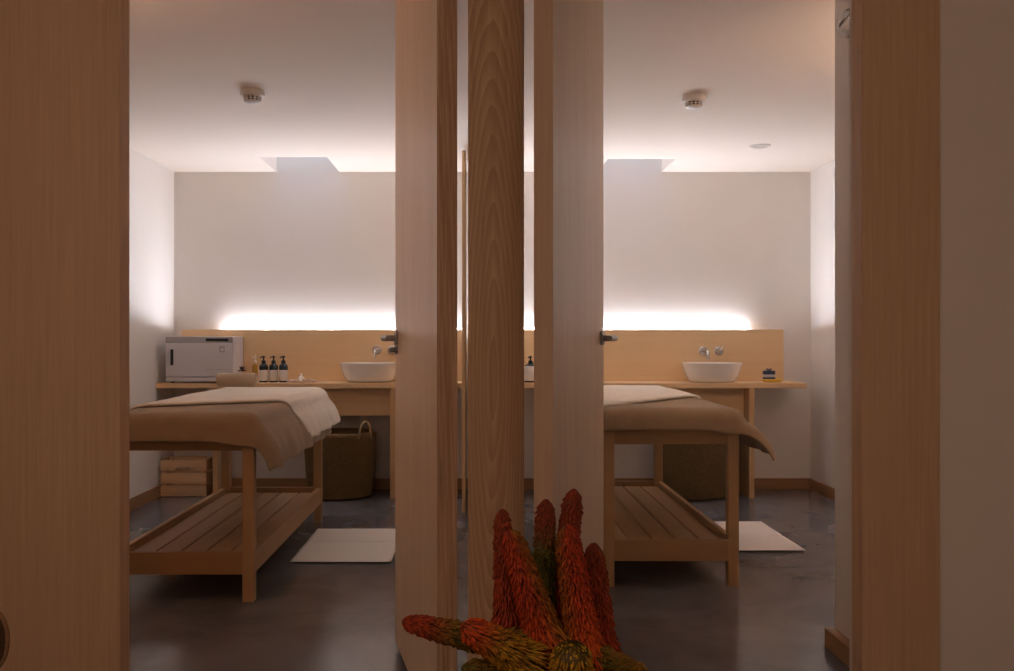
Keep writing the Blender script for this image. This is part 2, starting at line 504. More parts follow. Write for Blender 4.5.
# ------------------------------------------------------------------ worktops, splashbacks, LED strips
ZW = 0.867
YW0, YS0, YS1 = 6.97, 7.325, 7.345
def worktop(x0, x1, lx, rx, label):
    r = thing('worktop', ((x0 + x1) / 2, 7.18, 0), label, 'worktop', None)
    obj('top_board', box(x0, x1, YW0, YB - .002, ZW - .038, ZW, bev=.0015), M['bench_wood'], r)
    for x in (lx, rx):
        obj('side_panel', box(x - .019, x + .019, YW0 + .004, YB - .016, 0, ZW - .038, bev=.0015), M['bench_wood_v'], r)
    obj('apron', box(lx + .019, rx - .019, YW0 + .14, YW0 + .158, .612, ZW - .038, bev=.001), M['bench_wood'], r)
    return r
worktop(XL + .004, -0.107, -1.972, -0.636, 'pale wooden worktop along the back wall of the left room, carrying bottles')
worktop(PR + .004, 2.485, 0.72, 2.07, 'pale wooden worktop along the back wall of the right room, carrying soap')
def splash(x0, x1, label):
    t = obj('splashback', box(x0, x1, YS0, YS1, ZW, 1.276, bev=.001), M['bench_wood'])
    return tag(t, label, 'splashback')
splash(-2.335, -0.12, 'wooden splashback board behind bottles and towel warmer in left room')
splash(PR + .02, 2.425, 'wooden splashback board behind the basin and striped soap in right room')

TILT = 64          # the strip leans towards the room
def led(x0, x1, label, power):
    t = thing('led_strip', ((x0 + x1) / 2, YS1 + .016, ZW), label, 'light', None)
    z = 1.2575
    obj('channel', box(x0, x1, YS1 + .026, YS1 + .050, ZW, z, bev=.001), M['white_plastic'], t)
    m, nt, b = nodes_of('led_diffuser')
    b.inputs['Base Color'].default_value = (.9, .9, .9, 1)
    b.inputs['Emission Color'].default_value = (0.865, 0.90, 1.0, 1)
    b.inputs['Emission Strength'].default_value = power
    obj('diffuser', box(x0 + .002, x1 - .002, YS1 + .033, YS1 + .045, z + .0105, z + .0125, rot=Matrix.Rotation(math.radians(TILT), 3, 'X')), m, t)
    obj('holder', box(x0, x1, YS1 + .036, YS1 + .042, z, z + .0105), M['white_plastic'], t)
LED = 560.0
led(-2.02, -0.13, 'glowing LED strip hidden behind the left splashback top', LED)
led(PR + .04, 2.15, 'glowing LED strip hidden behind the right splashback top', LED)

# ------------------------------------------------------------------ basins and taps
def basin(cx, cy, label):
    r = thing('basin', (cx, cy, ZW), label, 'basin')
    H = .150
    out = [(0, 0), (.120, 0), (.158, .004), (.176, .016), (.196, .055), (.213, .105), (.222, .140), (.226, H - .002), (.225, H)]
    inn = [(.220, H + .0005), (.216, H - .004), (.205, .105), (.186, .058), (.150, .028), (.06, .018), (.022, .016), (0, .016)]
    smooth_angle(obj('bowl', lathe(out + inn, (cx, cy, ZW), 56, sx=1.03, sy=.74), M['ceramic'], r), 50)
    obj('drain', lathe([(0, 0), (.021, 0), (.021, .003), (.016, .005), (0, .004)], (cx, cy, ZW + .0155), 24), M['chrome'], r, True)
    return r
basin(-0.828, 7.150, 'white oval vessel basin at the right end of left worktop')
basin(1.815, 7.150, 'white oval vessel basin beside the striped soap in right room')

def faucet(xs, xh, z, label):
    r = thing('faucet', ((xs + xh) / 2, YS0, z), label, 'tap')
    yf = YS0 - .0005
    bm = bmesh.new()
    add_lathe(bm, [(0, 0), (.037, 0), (.037, .006), (.034, .009), (0, .009)], (xs, yf, z), 32, axis=(0, -1, 0))
    smooth_angle(obj('wall_plate', bm, M['chrome'], r))
    pts = [(xs, yf - .006, z)]
    for k in range(9):
        a = k / 8 * PI / 2
        pts.append((xs, yf - .125 - .03 * math.sin(a), z - .03 + .03 * math.cos(a)))
    pts.append((xs, yf - .155, z - .062))
    smooth_angle(obj('spout', tube(pts, .0115, 16), M['chrome'], r))
    bm = bmesh.new()
    add_lathe(bm, [(0, 0), (.037, 0), (.037, .006), (.034, .009), (0, .009)], (xh, yf, z), 32, axis=(0, -1, 0))
    hp = smooth_angle(obj('wall_plate', bm, M['chrome'], r))
    bm = bmesh.new()
    add_lathe(bm, [(0, .006), (.024, .006), (.024, .040), (.021, .045), (0, .045)], (xh, yf, z), 28, axis=(0, -1, 0))
    add_tube(bm, [(xh, yf - .036, z), (xh + .012, yf - .045, z + .022), (xh + .026, yf - .052, z + .045)], [.006, .0055, .005], 10)
    smooth_angle(obj('mixer_lever', bm, M['chrome'], hp))
faucet(-0.791, -0.672, 1.112, 'chrome wall tap above the basin of the left room')
faucet(1.789, 1.912, 1.104, 'chrome wall tap above the basin of the right room')

# ------------------------------------------------------------------ towel warmer
def warmer():
    x0, x1, y0, y1 = -2.352, -1.846, 6.985, 7.318
    zb, zt = ZW + .012, ZW + .352
    r = thing('towel_warmer', ((x0 + x1) / 2, (y0 + y1) / 2, ZW), 'white enamel towel warmer cabinet on the left end of the worktop', 'towel warmer')
    obj('housing', box(x0, x1, y0 + .022, y1, zb, zt, bev=.006), M['warmer'], r)
    obj('door', box(x0 + .003, x1 - .004, y0, y0 + .020, zb + .036, zt - .048, bev=.004), M['warmer'], r)
    d = r.children[-1]
    obj('door_pull', box(x0 + .04, x0 + .062, y0 - .006, y0 + .002, ZW + .135, ZW + .255, bev=.003), M['black'], d)
    # square emblem: grey rounded plate with a paler shield on it
    bx = x1 - .098
    em = obj('emblem', box(bx, bx + .044, y0 - .003, y0 + .001, ZW + .232, ZW + .282, bev=.002), M['warmer_grey'], d)
    bm = bmesh.new()
    add_lathe(bm, [(0, 0), (.011, 0), (.011, .0015), (0, .0015)], (bx + .022, y0 - .003, ZW + .253), 6, axis=(0, -1, 0))
    obj('emblem_shield', bm, M['warmer'], em)
    # row of tiny grey printed characters along the lower right of the door
    bm = bmesh.new()
    random.seed(3)
    x = x1 - .205
    for k in range(15):
        w = random.uniform(.005, .010)
        if k != 6:
            add_box(bm, x, x + w, y0 - .0008, y0 + .001, ZW + .098, ZW + .098 + random.uniform(.007, .010))
        x += w + (.004 if k != 6 else .006)
    obj('printed_line', bm, M['warmer_grey'], d)
    obj('control_strip', box(x0 + .001, x1 - .001, y0 + .002, y0 + .024, zt - .046, zt - .002, bev=.004), M['warmer_grey'], r)
    c = r.children[-1]
    obj('display', box(x1 - .20, x1 - .03, y0 - .0005, y0 + .004, zt - .036, zt - .014, bev=.001), M['black'], c)
    obj('bottom_strip', box(x0 + .003, x1 - .004, y0 + .004, y0 + .024, zb, zb + .031, bev=.003), M['warmer'], r)
    for sx in (x0 + .04, x1 - .04):
        for sy in (y0 + .05, y1 - .04):
            obj('foot', lathe([(0, 0), (.013, 0), (.015, .013), (0, .013)], (sx, sy, ZW), 16), M['black'], r, True)
warmer()

# ------------------------------------------------------------------ bottles
def dark_bottle(cx, cy, label, group, k=1.0):
    r = thing('pump_bottle', (cx, cy, ZW), label, 'bottle', group)
    c = (cx, cy, ZW)
    smooth_angle(obj('bottle_body', lathe([(0, 0), (.031, 0), (.0345, .004), (.0345, .118), (.031, .130), (.018, .142), (.014, .146), (.014, .155), (0, .155)], c, 32, sx=k, sy=k), M['amber_glass'], r))
    obj('paper_label', lathe([(.0347, .012), (.0354, .013), (.0354, .094 + .03 * (k > 1)), (.0347, .095 + .03 * (k > 1))], c, 32, sx=k, sy=k), M['label'], r, True)
    bm = bmesh.new()
    add_lathe(bm, [(0, .150), (.017, .150), (.017, .166), (.008, .170), (.006, .172), (.006, .188), (.012, .190), (.012, .200), (.009, .203), (0, .203)], c, 24)
    add_tube(bm, [(cx, cy, ZW + .196), (cx - .014, cy - .020, ZW + .195), (cx - .020, cy - .030, ZW + .188)], [.006, .005, .004], 10)
    smooth_angle(obj('pump', bm, M['black'], r))
for k, (px, lab) in enumerate(((263.6, 'dark pump bottle with white label, next to the amber oil bottle'),
                               (273.6, 'middle one of the three dark pump bottles with white labels'),
                               (283.4, 'dark pump bottle with white label, nearest the small tray'))):
    dark_bottle((px - VX) / F * 7.13, 7.13, lab, 'dark pump bottles on the left worktop')
dark_bottle((530.5 - VX) / F * 7.12, 7.12, 'dark pump bottle glimpsed through gap beside the central post', None, 1.45)

def oil_bottle(cx, cy):
    r = thing('oil_bottle', (cx, cy, ZW), 'slim clear pump bottle of amber oil beside the towel warmer', 'bottle')
    c = (cx, cy, ZW)
    smooth_angle(obj('bottle_body', lathe([(0, 0), (.020, 0), (.022, .003), (.022, .122), (.020, .130), (.011, .140), (.010, .150), (0, .150)], c, 28), M['oil'], r))
    bm = bmesh.new()
    add_lathe(bm, [(0, .146), (.013, .146), (.013, .166), (.006, .169), (.005, .186), (.010, .188), (.010, .198), (.007, .210), (0, .212)], c, 24)
    add_tube(bm, [(cx, cy, ZW + .194), (cx - .012, cy - .020, ZW + .192), (cx - .016, cy - .028, ZW + .186)], [.005, .0045, .004], 8)
    smooth_angle(obj('pump', bm, M['blush'], r))
oil_bottle((255.0 - VX) / F * 7.15, 7.15)

# small tray with a little pot and pebbles
def tray_set():
    cx, cy = (302.5 - VX) / F * 7.12, 7.12
    t = obj('tray', lathe([(0, 0), (.095, 0), (.118, .006), (.125, .012), (.121, .013), (.113, .009), (.09, .005), (0, .004)], (cx, cy, ZW), 40, sy=.62), M['blush'], smooth=True)
    tag(t, 'small shallow oval tray of pebbles right of the bottles', 'tray')
    r = thing('pot', (cx - .012, cy + .008, ZW + .005), 'tiny white lidded pot standing on the shallow tray', 'pot')
    c = (cx - .012, cy + .008, ZW + .005)
    obj('pot_body', lathe([(0, 0), (.018, 0), (.024, .008), (.025, .022), (.018, .030), (0, .030)], c, 24), M['ceramic'], r, True)
    obj('pot_lid', lathe([(0, .029), (.019, .029), (.020, .034), (.012, .042), (.006, .045), (.009, .052), (.008, .060), (0, .063)], c, 24), M['ceramic'], r, True)
    random.seed(11)
    names = ['cream pebble at the left end of the shallow tray', 'cream pebble between tray edge and white pot',
             'largest cream pebble right of the white pot', 'cream pebble in the middle right of the shallow tray',
             'cream pebble at the right end of the shallow tray']
    for k, (dx, dy, s) in enumerate(((-.080, .0, .016), (-.050, -.020, .017), (.026, -.022, .022), (.056, .012, .018), (.086, -.008, .016))):
        bm = bmesh.new()
        bmesh.ops.create_icosphere(bm, subdivisions=3, radius=s)
        for v in bm.verts:
            q = noise.noise(v.co * 45 + Vector((k * 3, 0, 0)))
            v.co *= 1 + .18 * q
            v.co.z *= .6
        lo = min(v.co.z for v in bm.verts)
        for v in bm.verts:
            v.co += Vector((cx + dx, cy + dy, ZW + .0055 - lo))
        tag(obj('pebble', bm, M['cream'], smooth=True), names[k], 'pebble', 'pebbles on the small tray')
tray_set()

# soap stack on a yellow dish, right room
def soap():
    cx, cy = (771.5 - VX) / F * 7.12, 7.12
    t = obj('soap_dish', lathe([(0, 0), (.055, 0), (.074, .008), (.078, .026), (.074, .027), (.066, .012), (.05, .007), (0, .006)], (cx + .005, cy, ZW), 36, sy=.65), M['yellow'], smooth=True)
    tag(t, 'yellow oval soap dish at the right end of worktop', 'soap dish')
    r = thing('soap_stack', (cx - .012, cy, ZW + .008), 'navy and white striped soap block tied on yellow dish', 'soap')
    z = ZW + .0075
    for k, (mt, h) in enumerate((('navy', .032), ('pale_soap', .020), ('navy', .030))):
        o = obj('soap_layer', box(cx - .062, cx + .022, cy - .026, cy + .026, z, z + h, bev=.005), M[mt], r)
        if mt == 'pale_soap': o['label'] = 'white layer'
        z += h + .0003
    z += 0.0
    bm = bmesh.new()
    for s in (-1, 1):
        add_tube(bm, [(cx - .020, cy, z + .002), (cx - .020 + s * .012, cy - .004, z + .016), (cx - .020 + s * .022, cy, z + .010), (cx - .020 + s * .010, cy + .004, z + .003), (cx - .020, cy, z + .003)], .0035, 8)
    obj('tie', bm, M['navy'], r, True)
soap()

# ------------------------------------------------------------------ crate and baskets
def crate():
    x0, x1, y0, y1 = -2.402, -2.055, 7.03, 7.25
    r = thing('crate', ((x0 + x1) / 2, (y0 + y1) / 2, 0), 'small slatted pine crate on the floor below towel warmer', 'crate')
    H = [(.004, .086), (.101, .184), (.199, .282)]
    th = .012
    for k, (a, b) in enumerate(H):
        for side in ('f', 'b'):
            yy0, yy1 = (y0, y0 + th) if side == 'f' else (y1 - th, y1)
            if k == 2:          # hand hold cut in the lower edge
                bm = bmesh.new()
                xm = (x0 + x1) / 2
                prof = [(x0, a), (xm - .060, a), (xm - .048, a + .026), (xm + .048, a + .026), (xm + .060, a), (x1, a), (x1, b), (x0, b)]
                f1 = [bm.verts.new((x, yy0, z)) for x, z in prof]; f2 = [bm.verts.new((x, yy1, z)) for x, z in prof]
                bm.faces.new(f1); bm.faces.new(f2[::-1])
                for i in range(len(prof)):
                    j = (i + 1) % len(prof)
                    bm.faces.new((f1[i], f2[i], f2[j], f1[j]))
            else:
                bm = box(x0, x1, yy0, yy1, a, b, bev=.0015)
            obj('slat', bm, M['pine'], r)
        for (xx0, xx1) in ((x0, x0 + th), (x1 - th, x1)):
            obj('slat', box(xx0, xx1, y0 + th, y1 - th, a, b, bev=.0015), M['pine'], r)
    for (sx, sy) in ((x0 + th, y0 + th), (x1 - th - .022, y0 + th), (x0 + th, y1 - th - .022), (x1 - th - .022, y1 - th - .022)):
        obj('corner_post', box(sx, sx + .022, sy, sy + .022, .0, .278), M['pine'], r)
    obj('bottom_board', box(x0 + th, x1 - th, y0 + th, y1 - th, .006, .016), M['pine'], r)
crate()

def basket(cx, cy, label, az0, az1):
    r = thing('basket', (cx, cy, 0), label, 'basket')
    rows, n = 44, 120
    H = .485
    bm = bmesh.new()
    rings = []
    def rad(t):
        return .225 + .040 * math.sin(min(1, t * 1.15) * PI * .62) + .004 * math.sin(t * 9)
    for i in range(rows * 3 + 1):
        t = i / (rows * 3)
        row = i / 3
        ph = int(row) % 2
        ridge = .0075 * abs(math.sin(row * PI))
        rr = rad(t) if t > .03 else rad(t) - .02 * (1 - t / .03)
        ring = []
        for k in range(n):
            a = 2 * PI * k / n
            bump = .0045 * math.sin(a * 30 + ph * PI)
            q = rr + ridge + bump + .005 * noise.noise(Vector((math.cos(a) * 2, math.sin(a) * 2, t * 3 + cx)))
            ring.append(bm.verts.new((cx + q * math.cos(a), cy + q * math.sin(a), .002 + t * H)))
        rings.append(ring)
    for i in range(12):
        t = 1 - i / 11
        rr = rad(t) - .014
        rings.append([bm.verts.new((cx + rr * math.cos(2 * PI * k / n), cy + rr * math.sin(2 * PI * k / n), .012 + t * (H - .012))) for k in range(n)])
    for A, B in zip(rings, rings[1:]):
        for k in range(n):
            bm.faces.new((A[k], A[(k + 1) % n], B[(k + 1) % n], B[k]))
    bm.faces.new(rings[0]); bm.faces.new(rings[-1])
    obj('woven_body', bm, M['seagrass'], r, True)
    rr = rad(1) - .006
    obj('rim', tube([(cx + rr * math.cos(2 * PI * k / 64), cy + rr * math.sin(2 * PI * k / 64), H + .002) for k in range(64)], .0105, 10, True), M['seagrass'], r, True)
    for az in (az0, az1):
        pts = []
        for k in range(17):
            s = -1 + 2 * k / 16
            a = az + s * .24
            pts.append((cx + (rad(1) + .004) * math.cos(a), cy + (rad(1) + .004) * math.sin(a), H - .03 + .125 * math.sqrt(max(0, 1 - s * s))))
        obj('handle', tube(pts, .0095, 10), M['rope'], r, True)
basket(-1.045, 7.085, 'round woven seagrass basket with loop handle under left worktop', math.radians(-38), math.radians(150))
basket(1.667, 7.085, 'round woven seagrass basket under right worktop behind the table', math.radians(-70), math.radians(110))

# ------------------------------------------------------------------ massage tables
def massage_table(x0, x1, y0, y1, label):
    r = thing('massage_table', ((x0 + x1) / 2, (y0 + y1) / 2, 0), label, 'massage table', None)
    lw = .052
    for sx in (x0, x1 - lw):
        for sy in (y0, y1 - lw):
            obj('leg', box(sx, sx + lw, sy, sy + lw, 0, .80, bev=.0025), M['table_wood_z'], r)
    # upper frame
    z0, z1 = .690, .790
    for sy in (y0 + .006, y1 - .034):
        obj('apron', box(x0 + lw, x1 - lw, sy, sy + .028, z0, z1, bev=.002), M['table_wood_x_shaded'], r)
    for sx in (x0 + .006, x1 - .034):
        obj('side_rail', box(sx, sx + .028, y0 + lw, y1 - lw, z0, z1, bev=.002), M['table_wood_y'], r)
    # lower shelf: rails and boards
    z0, z1 = .125, .226
    for sy in (y0 + .002, y1 - .030):
        obj('shelf_rail', box(x0 + lw, x1 - lw, sy, sy + .028, z0, z1, bev=.002), M['table_wood_x_shaded'], r)
    for sx in (x0 + .003, x1 - .031):
        obj('shelf_rail', box(sx, sx + .028, y0 + lw, y1 - lw, z0, z1, bev=.002), M['table_wood_y'], r)
    a, b = x0 + .034, x1 - .034
    n, gap = 5, .010
    w = (b - a - gap * (n - 1)) / n
    for k in range(n):
        s = a + k * (w + gap)
        obj('shelf_board', box(s, s + w, y0 + .032, y1 - .032, .172, .192, bev=.0025), M['table_wood_y'], r)
    for sy in (y0 + .3, (y0 + y1) / 2 - .02, y1 - .34):
        obj('shelf_bearer', box(x0 + .032, x1 - .032, sy, sy + .04, .140, .172), M['table_wood_x_shaded'], r)
    obj('top_board', box(x0 + .004, x1 - .004, y0 + .004, y1 - .004, .792, .806, bev=.002), M['table_wood_x_shaded'], r)
    # upholstered pad with rounded corners
    bm = box(x0 - .004, x1 + .004, y0 - .004, y1 + .004, .806, .850, bev=.018, seg=4)
    obj('padding', bm, M['vinyl'], r, True)
    return r
LB = (-1.672, -1.018, 4.222, 6.105)
RB = (0.614, 1.268, 4.480, 6.372)
massage_table(*LB, 'beech massage table with slatted lower shelf in the left room')
massage_table(*RB, 'beech massage table with slatted lower shelf in the right room')

def drape(name, bed, ztop, hl, hr, hf, hb, ystart, yfar, flare, amp, mat, label, thick, seed, R=.028, step=.020, drop=0.0):
    """cloth laid over a bed: flat on top, rounding over the edges, hanging with folds; corners fall in cones."""
    x0, x1, y0, y1 = bed
    x0 -= .004; x1 += .004; y0 -= .004; y1 += .004
    k = R - .024
    ix0, ix1, iy0, iy1 = x0 + k, x1 - k, y0 + k, y1 - k
    arc = R * PI / 2
    as_, ae = ix0 - R * PI / 2 - hl, ix1 + R * PI / 2 + hr
    na = int((ae - as_) / step)
    bm = bmesh.new()
    rows = []
    def mapped(a, b):
        dx = a - ix1 if a > ix1 else (a - ix0 if a < ix0 else 0)
        dy = b - iy0 if b < iy0 else (b - iy1 if b > iy1 else 0)
        cx = min(max(a, ix0), ix1); cy = min(max(b, iy0), iy1)
        r = math.hypot(dx, dy)
        n1 = noise.noise(Vector((a * 2.3, b * 2.3, seed))) * .006 + noise.noise(Vector((a * 7, b * 7, seed + 5))) * .0022
        if r < 1e-9:
            return Vector((a, b, ztop + n1))
        ux, uy = dx / r, dy / r
        r = (abs(dx) ** 3.2 + abs(dy) ** 3.2) ** (1 / 3.2)
        # quarter-circle over the edge, then hang
        both = (abs(ux) * abs(uy)) * 2
        if r <= arc:
            g = r / R
            o, d = R * math.sin(g), R * (1 - math.cos(g))
        else:
            rest = r - arc
            fl = flare['r'] if ux > 0 else flare['l']
            fy = flare['f'] if uy < 0 else flare['b']
            f = fl * abs(ux) ** 1.5 + fy * abs(uy) ** 1.5 + both * flare.get('c', 0.0)
            o = R + .16 * f * (1 - math.exp(-rest / .1))
            f = min(.45, f)
            d = R + rest * math.sqrt(max(.1, 1 - f * f * .8))
            ang = math.atan2(dy, dx)
            e = cx * (1 if uy else 0) + cy + ang * .16
            wv = math.sin(e * 17 + seed) * .6 + math.sin(e * 31 + seed * 2.1) * .4 + noise.noise(Vector((e * 6, rest * 3, seed))) * .7
            o += wv * amp * min(1.0, rest / .12) * (.5 + .5 * rest / .2)
        z = ztop - d + n1 * max(0.0, 1 - r / .1)
        return Vector((cx + ux * o, cy + uy * o, z))
    for i in range(na + 1):
        a = as_ + (ae - as_) * i / na
        yf = yfar(a)
        q = min(1.0, max(0.0, (a - (ix1 - .16)) / .16)); q = q * q * (3 - 2 * q)
        bs = (ystart(a) if callable(ystart) else iy0 - arc - hf) - drop * q
        mid = (ix0 + ix1) / 2
        nb = max(4, int((yfar(mid) - (ystart(mid) if callable(ystart) else iy0 - arc - hf)) / step))
        rows.append([bm.verts.new(mapped(a, bs + (yf - bs) * j / nb)) for j in range(nb + 1)])
    for A, B in zip(rows, rows[1:]):
        for j in range(len(A) - 1):
            bm.faces.new((A[j], A[j + 1], B[j + 1], B[j]))
    o = obj(name, bm, mat, smooth=True)
    s = o.modifiers.new('thickness', 'SOLIDIFY'); s.thickness = thick; s.offset = 1.0
    s.use_rim = True
    bv = o.modifiers.new('round', 'SUBSURF'); bv.levels = 1; bv.render_levels = 1
    tag(o, label[0], label[1])
    return o

def line(ya, yb, xa, xb, lo, hi):
    return lambda a: min(hi, max(lo, ya + (yb - ya) * (a - xa) / (xb - xa)))
# on each table a darker blanket lies underneath and a lighter folded towel over the head end
drape('blanket', LB, .857, .09, .205, .070, 0, None, lambda a: 5.75, dict(r=.55, l=.1, f=.15, b=.1, c=.0), .014, M['blanket'],
      ('taupe blanket hanging over the near end of left massage table', 'blanket'), .009, 4.1, R=.055, drop=.022)
drape('towel', LB, .869, .08, .165, 0, .07, line(4.50, 4.88, -1.67, -1.03, 4.3, 5.3), lambda a: LB[3] + .15, dict(r=.62, l=.1, f=.1, b=.1, c=.1), .013, M['towel'],
      ('light beige folded towel over the head end of left massage table', 'towel'), .016, 1.3, R=.062)
drape('blanket', RB, .857, .09, .19, .036, 0, None, lambda a: 6.1, dict(r=1.15, l=.1, f=.12, b=.1, c=.05), .014, M['blanket'],
      ('taupe blanket hanging over the near end of right massage table', 'blanket'), .009, 7.7, R=.06, drop=.02)
drape('towel', RB, .869, .08, .13, 0, .07, line(4.55, 5.28, .614, 1.25, 4.4, 5.7), lambda a: RB[3] + .15, dict(r=.5, l=.1, f=.1, b=.1, c=.1), .012, M['towel'],
      ('light beige folded towel over the head end of right massage table', 'towel'), .016, 2.3, R=.062)

# rolled towel on the left table's head end
def rolled():
    cx, cy, R_ = (237 - VX) / F * 5.93, 5.93, .055
    zc = .8865 + R_
    bm = bmesh.new()
    Lh = .122
    # spiral section swept along X, with thickness
    pts = []
    turns, n = 3.2, 110
    for k in range(n + 1):
        t = k / n
        a = t * turns * 2 * PI
        rr = .008 + (R_ - .008) * t
        pts.append((rr, a))
    a_end = pts[-1][1]
    rings = []
    xs = [-Lh, -Lh + .004] + [-Lh + .012 + (2 * Lh - .024) * i / 10 for i in range(11)] + [Lh - .004, Lh]
    for x in xs:
        e = min(1.0, (Lh - abs(x)) / .012)
        sc = .965 + .035 * math.sqrt(max(0, 1 - (1 - e) ** 2))
        ring = []
        for (rr, a) in pts:
            q = rr * sc + .0015 * noise.noise(Vector((x * 20, a, 3)))
            aa = a - a_end + math.radians(20)
            ring.append(bm.verts.new((cx + x, cy + q * math.cos(aa), zc + q * math.sin(aa) * .96)))
        rings.append(ring)
    for A, B in zip(rings, rings[1:]):
        for k in range(n):
            bm.faces.new((A[k], A[k + 1], B[k + 1], B[k]))
    o = obj('rolled_towel', bm, M['roll'], smooth=True)
    s = o.modifiers.new('thickness', 'SOLIDIFY'); s.thickness = .010; s.offset = -1
    tag(o, 'taupe rolled towel lying at the head of left massage table', 'towel')
    # dark purple blossom lying on the roll
    r = thing('blossom', (cx + .032, cy + .005, zc + R_ * .93), 'dark purple blossom resting on the rolled towel', 'flower')
    c = Vector((cx + .032, cy + .005, zc + R_ * .93 + .003))
    for k in range(9):
        a = 2 * PI * (k % 5) / 5 + .3 + (k > 4) * .7
        bm = bmesh.new()
        bmesh.ops.create_uvsphere(bm, u_segments=14, v_segments=8, radius=1)
        for v in bm.verts:
            v.co = Vector((v.co.x * .016, v.co.y * .010, v.co.z * .003 + .007 * (v.co.x ** 2)))
            v.co.x += .017
            if k > 4: v.co = Matrix.Rotation(-.85, 3, 'Y') @ (v.co * .95)
            v.co = c + Matrix.Rotation(a, 3, 'Z') @ v.co
            v.co.z += .001
        obj('petal', bm, M['purple'], r, True)
    bm = bmesh.new(); bmesh.ops.create_icosphere(bm, subdivisions=2, radius=.007)
    for v in bm.verts: v.co += c + Vector((0, 0, .004))
    obj('centre', bm, M['purple'], r, True)
rolled()

# ------------------------------------------------------------------ bath mats
def bath_mat(x0, x1, y0, y1, yfold, label, seed):
    bm = bmesh.new()
    nx, ny = 30, 260
    g = []
    for i in range(nx + 1):
        row = []
        for j in range(ny + 1):
            x = x0 + (x1 - x0) * i / nx; y = y0 + (y1 - y0) * j / ny
            z = .0090 + .0018 * noise.noise(Vector((x * 5, y * 5, seed)))
            z -= .0075 * math.exp(-((y - yfold) / .0075) ** 2)
            y += .004 * noise.noise(Vector((x * 6, seed, 1))) ; x += .004 * noise.noise(Vector((y * 6, seed, 2)))
            row.append(bm.verts.new((x, y, z)))
        g.append(row)
    for A, B in zip(g, g[1:]):
        for j in range(ny):
            bm.faces.new((A[j], B[j], B[j + 1], A[j + 1]))
    o = obj('bath_mat', bm, M['mat'], smooth=True, origin=((x0 + x1) / 2, (y0 + y1) / 2, 0))
    s = o.modifiers.new('thickness', 'SOLIDIFY'); s.thickness = .0015; s.offset = -1.0
    tag(o, label, 'bath mat')
bath_mat(-1.000, -.458, 4.945, 5.81, 5.44, 'white cotton bath mat on the floor beside left massage table', 1)
bath_mat(1.255, 1.853, 5.215, 6.04, 5.62, 'white cotton bath mat on the floor beside right massage table', 5)

# ------------------------------------------------------------------ ceiling fittings
def detector(cx, cy, label):
    r = thing('smoke_detector', (cx, cy, ROOM_H - .062), label, 'smoke detector')
    c = (cx, cy, ROOM_H - .012)
    obj('mount', lathe([(0, .012), (.060, .012), (.060, 0), (0, 0)], c, 36), M['white_plastic'], r)
    smooth_angle(obj('base', lathe([(0, 0), (.066, 0), (.066, -.010), (.060, -.022), (.050, -.026), (0, -.026)], c, 40), M['white_plastic'], r))
    obj('vent_ring', lathe([(.030, -.025), (.040, -.026), (.038, -.046), (.028, -.046)], c, 32), M['dark_slot'], r, True)
    bm = bmesh.new()
    for k in range(12):
        a = 2 * PI * k / 12
        t = bmesh.new()
        add_box(t, .034, .047, -.004, .004, -.048, -.024)
        for v in t.verts: v.co = Vector(c) + Matrix.Rotation(a, 3, 'Z') @ v.co
        merge(bm, t)
    add_lathe(bm, [(.036, -.0345), (.046, -.0345), (.046, -.0375), (.036, -.0375)], c, 32)
    obj('grille', bm, M['white_plastic'], r)
    smooth_angle(obj('cap', lathe([(0, -.045), (.045, -.045), (.043, -.051), (.030, -.058), (.014, -.062), (0, -.062)], c, 36), M['white_plastic'], r))
detector(-1.205, 4.97, 'white smoke detector on the ceiling of the left room')
detector(1.19, 5.08, 'white smoke detector on the ceiling of the right room')
r = thing('ceiling_speaker', (1.956, 6.40, ROOM_H - .008), 'flat white round fitting set in the right ceiling', 'ceiling fitting')
smooth_angle(obj('rim', lathe([(.052, 0), (.070, 0), (.070, -.004), (.064, -.008), (.052, -.006)], (1.956, 6.40, ROOM_H), 40), M['white_plastic'], r))
obj('face', lathe([(0, -.0015), (.053, -.0015), (.053, -.005), (0, -.005)], (1.956, 6.40, ROOM_H), 40), M['ceramic'], r)

# glass dome lamp on the return wall, high up
def dome():
    x, y, z = 1.399, 3.43, 2.372
    r = thing('wall_lamp', (x, y, z), 'unlit clear glass dome lamp high on the return wall', 'lamp')
    smooth_angle(obj('back_plate', lathe([(0, 0), (.058, 0), (.058, .006), (.052, .010), (0, .010)], (x, y, z), 36, axis=(-1, 0, 0)), M['chrome'], r))
    prof = [(.054 * math.cos(k / 10 * PI / 2), .009 + .050 * math.sin(k / 10 * PI / 2)) for k in range(11)]
    prof[-1] = (0, prof[-1][1])
    inner = [(.050 * math.cos(k / 10 * PI / 2), .009 + .046 * math.sin(k / 10 * PI / 2)) for k in range(10, -1, -1)]
    inner[0] = (0, inner[0][1])
    obj('glass_dome', lathe(prof + inner, (x, y, z), 36, axis=(-1, 0, 0)), M['glass'], r, True)
    smooth_angle(obj('rod', tube([(x - .012, y - .035, z + .030), (x - .045, y + .006, z - .010)], .0042, 10), M['ceramic'], r))
dome()

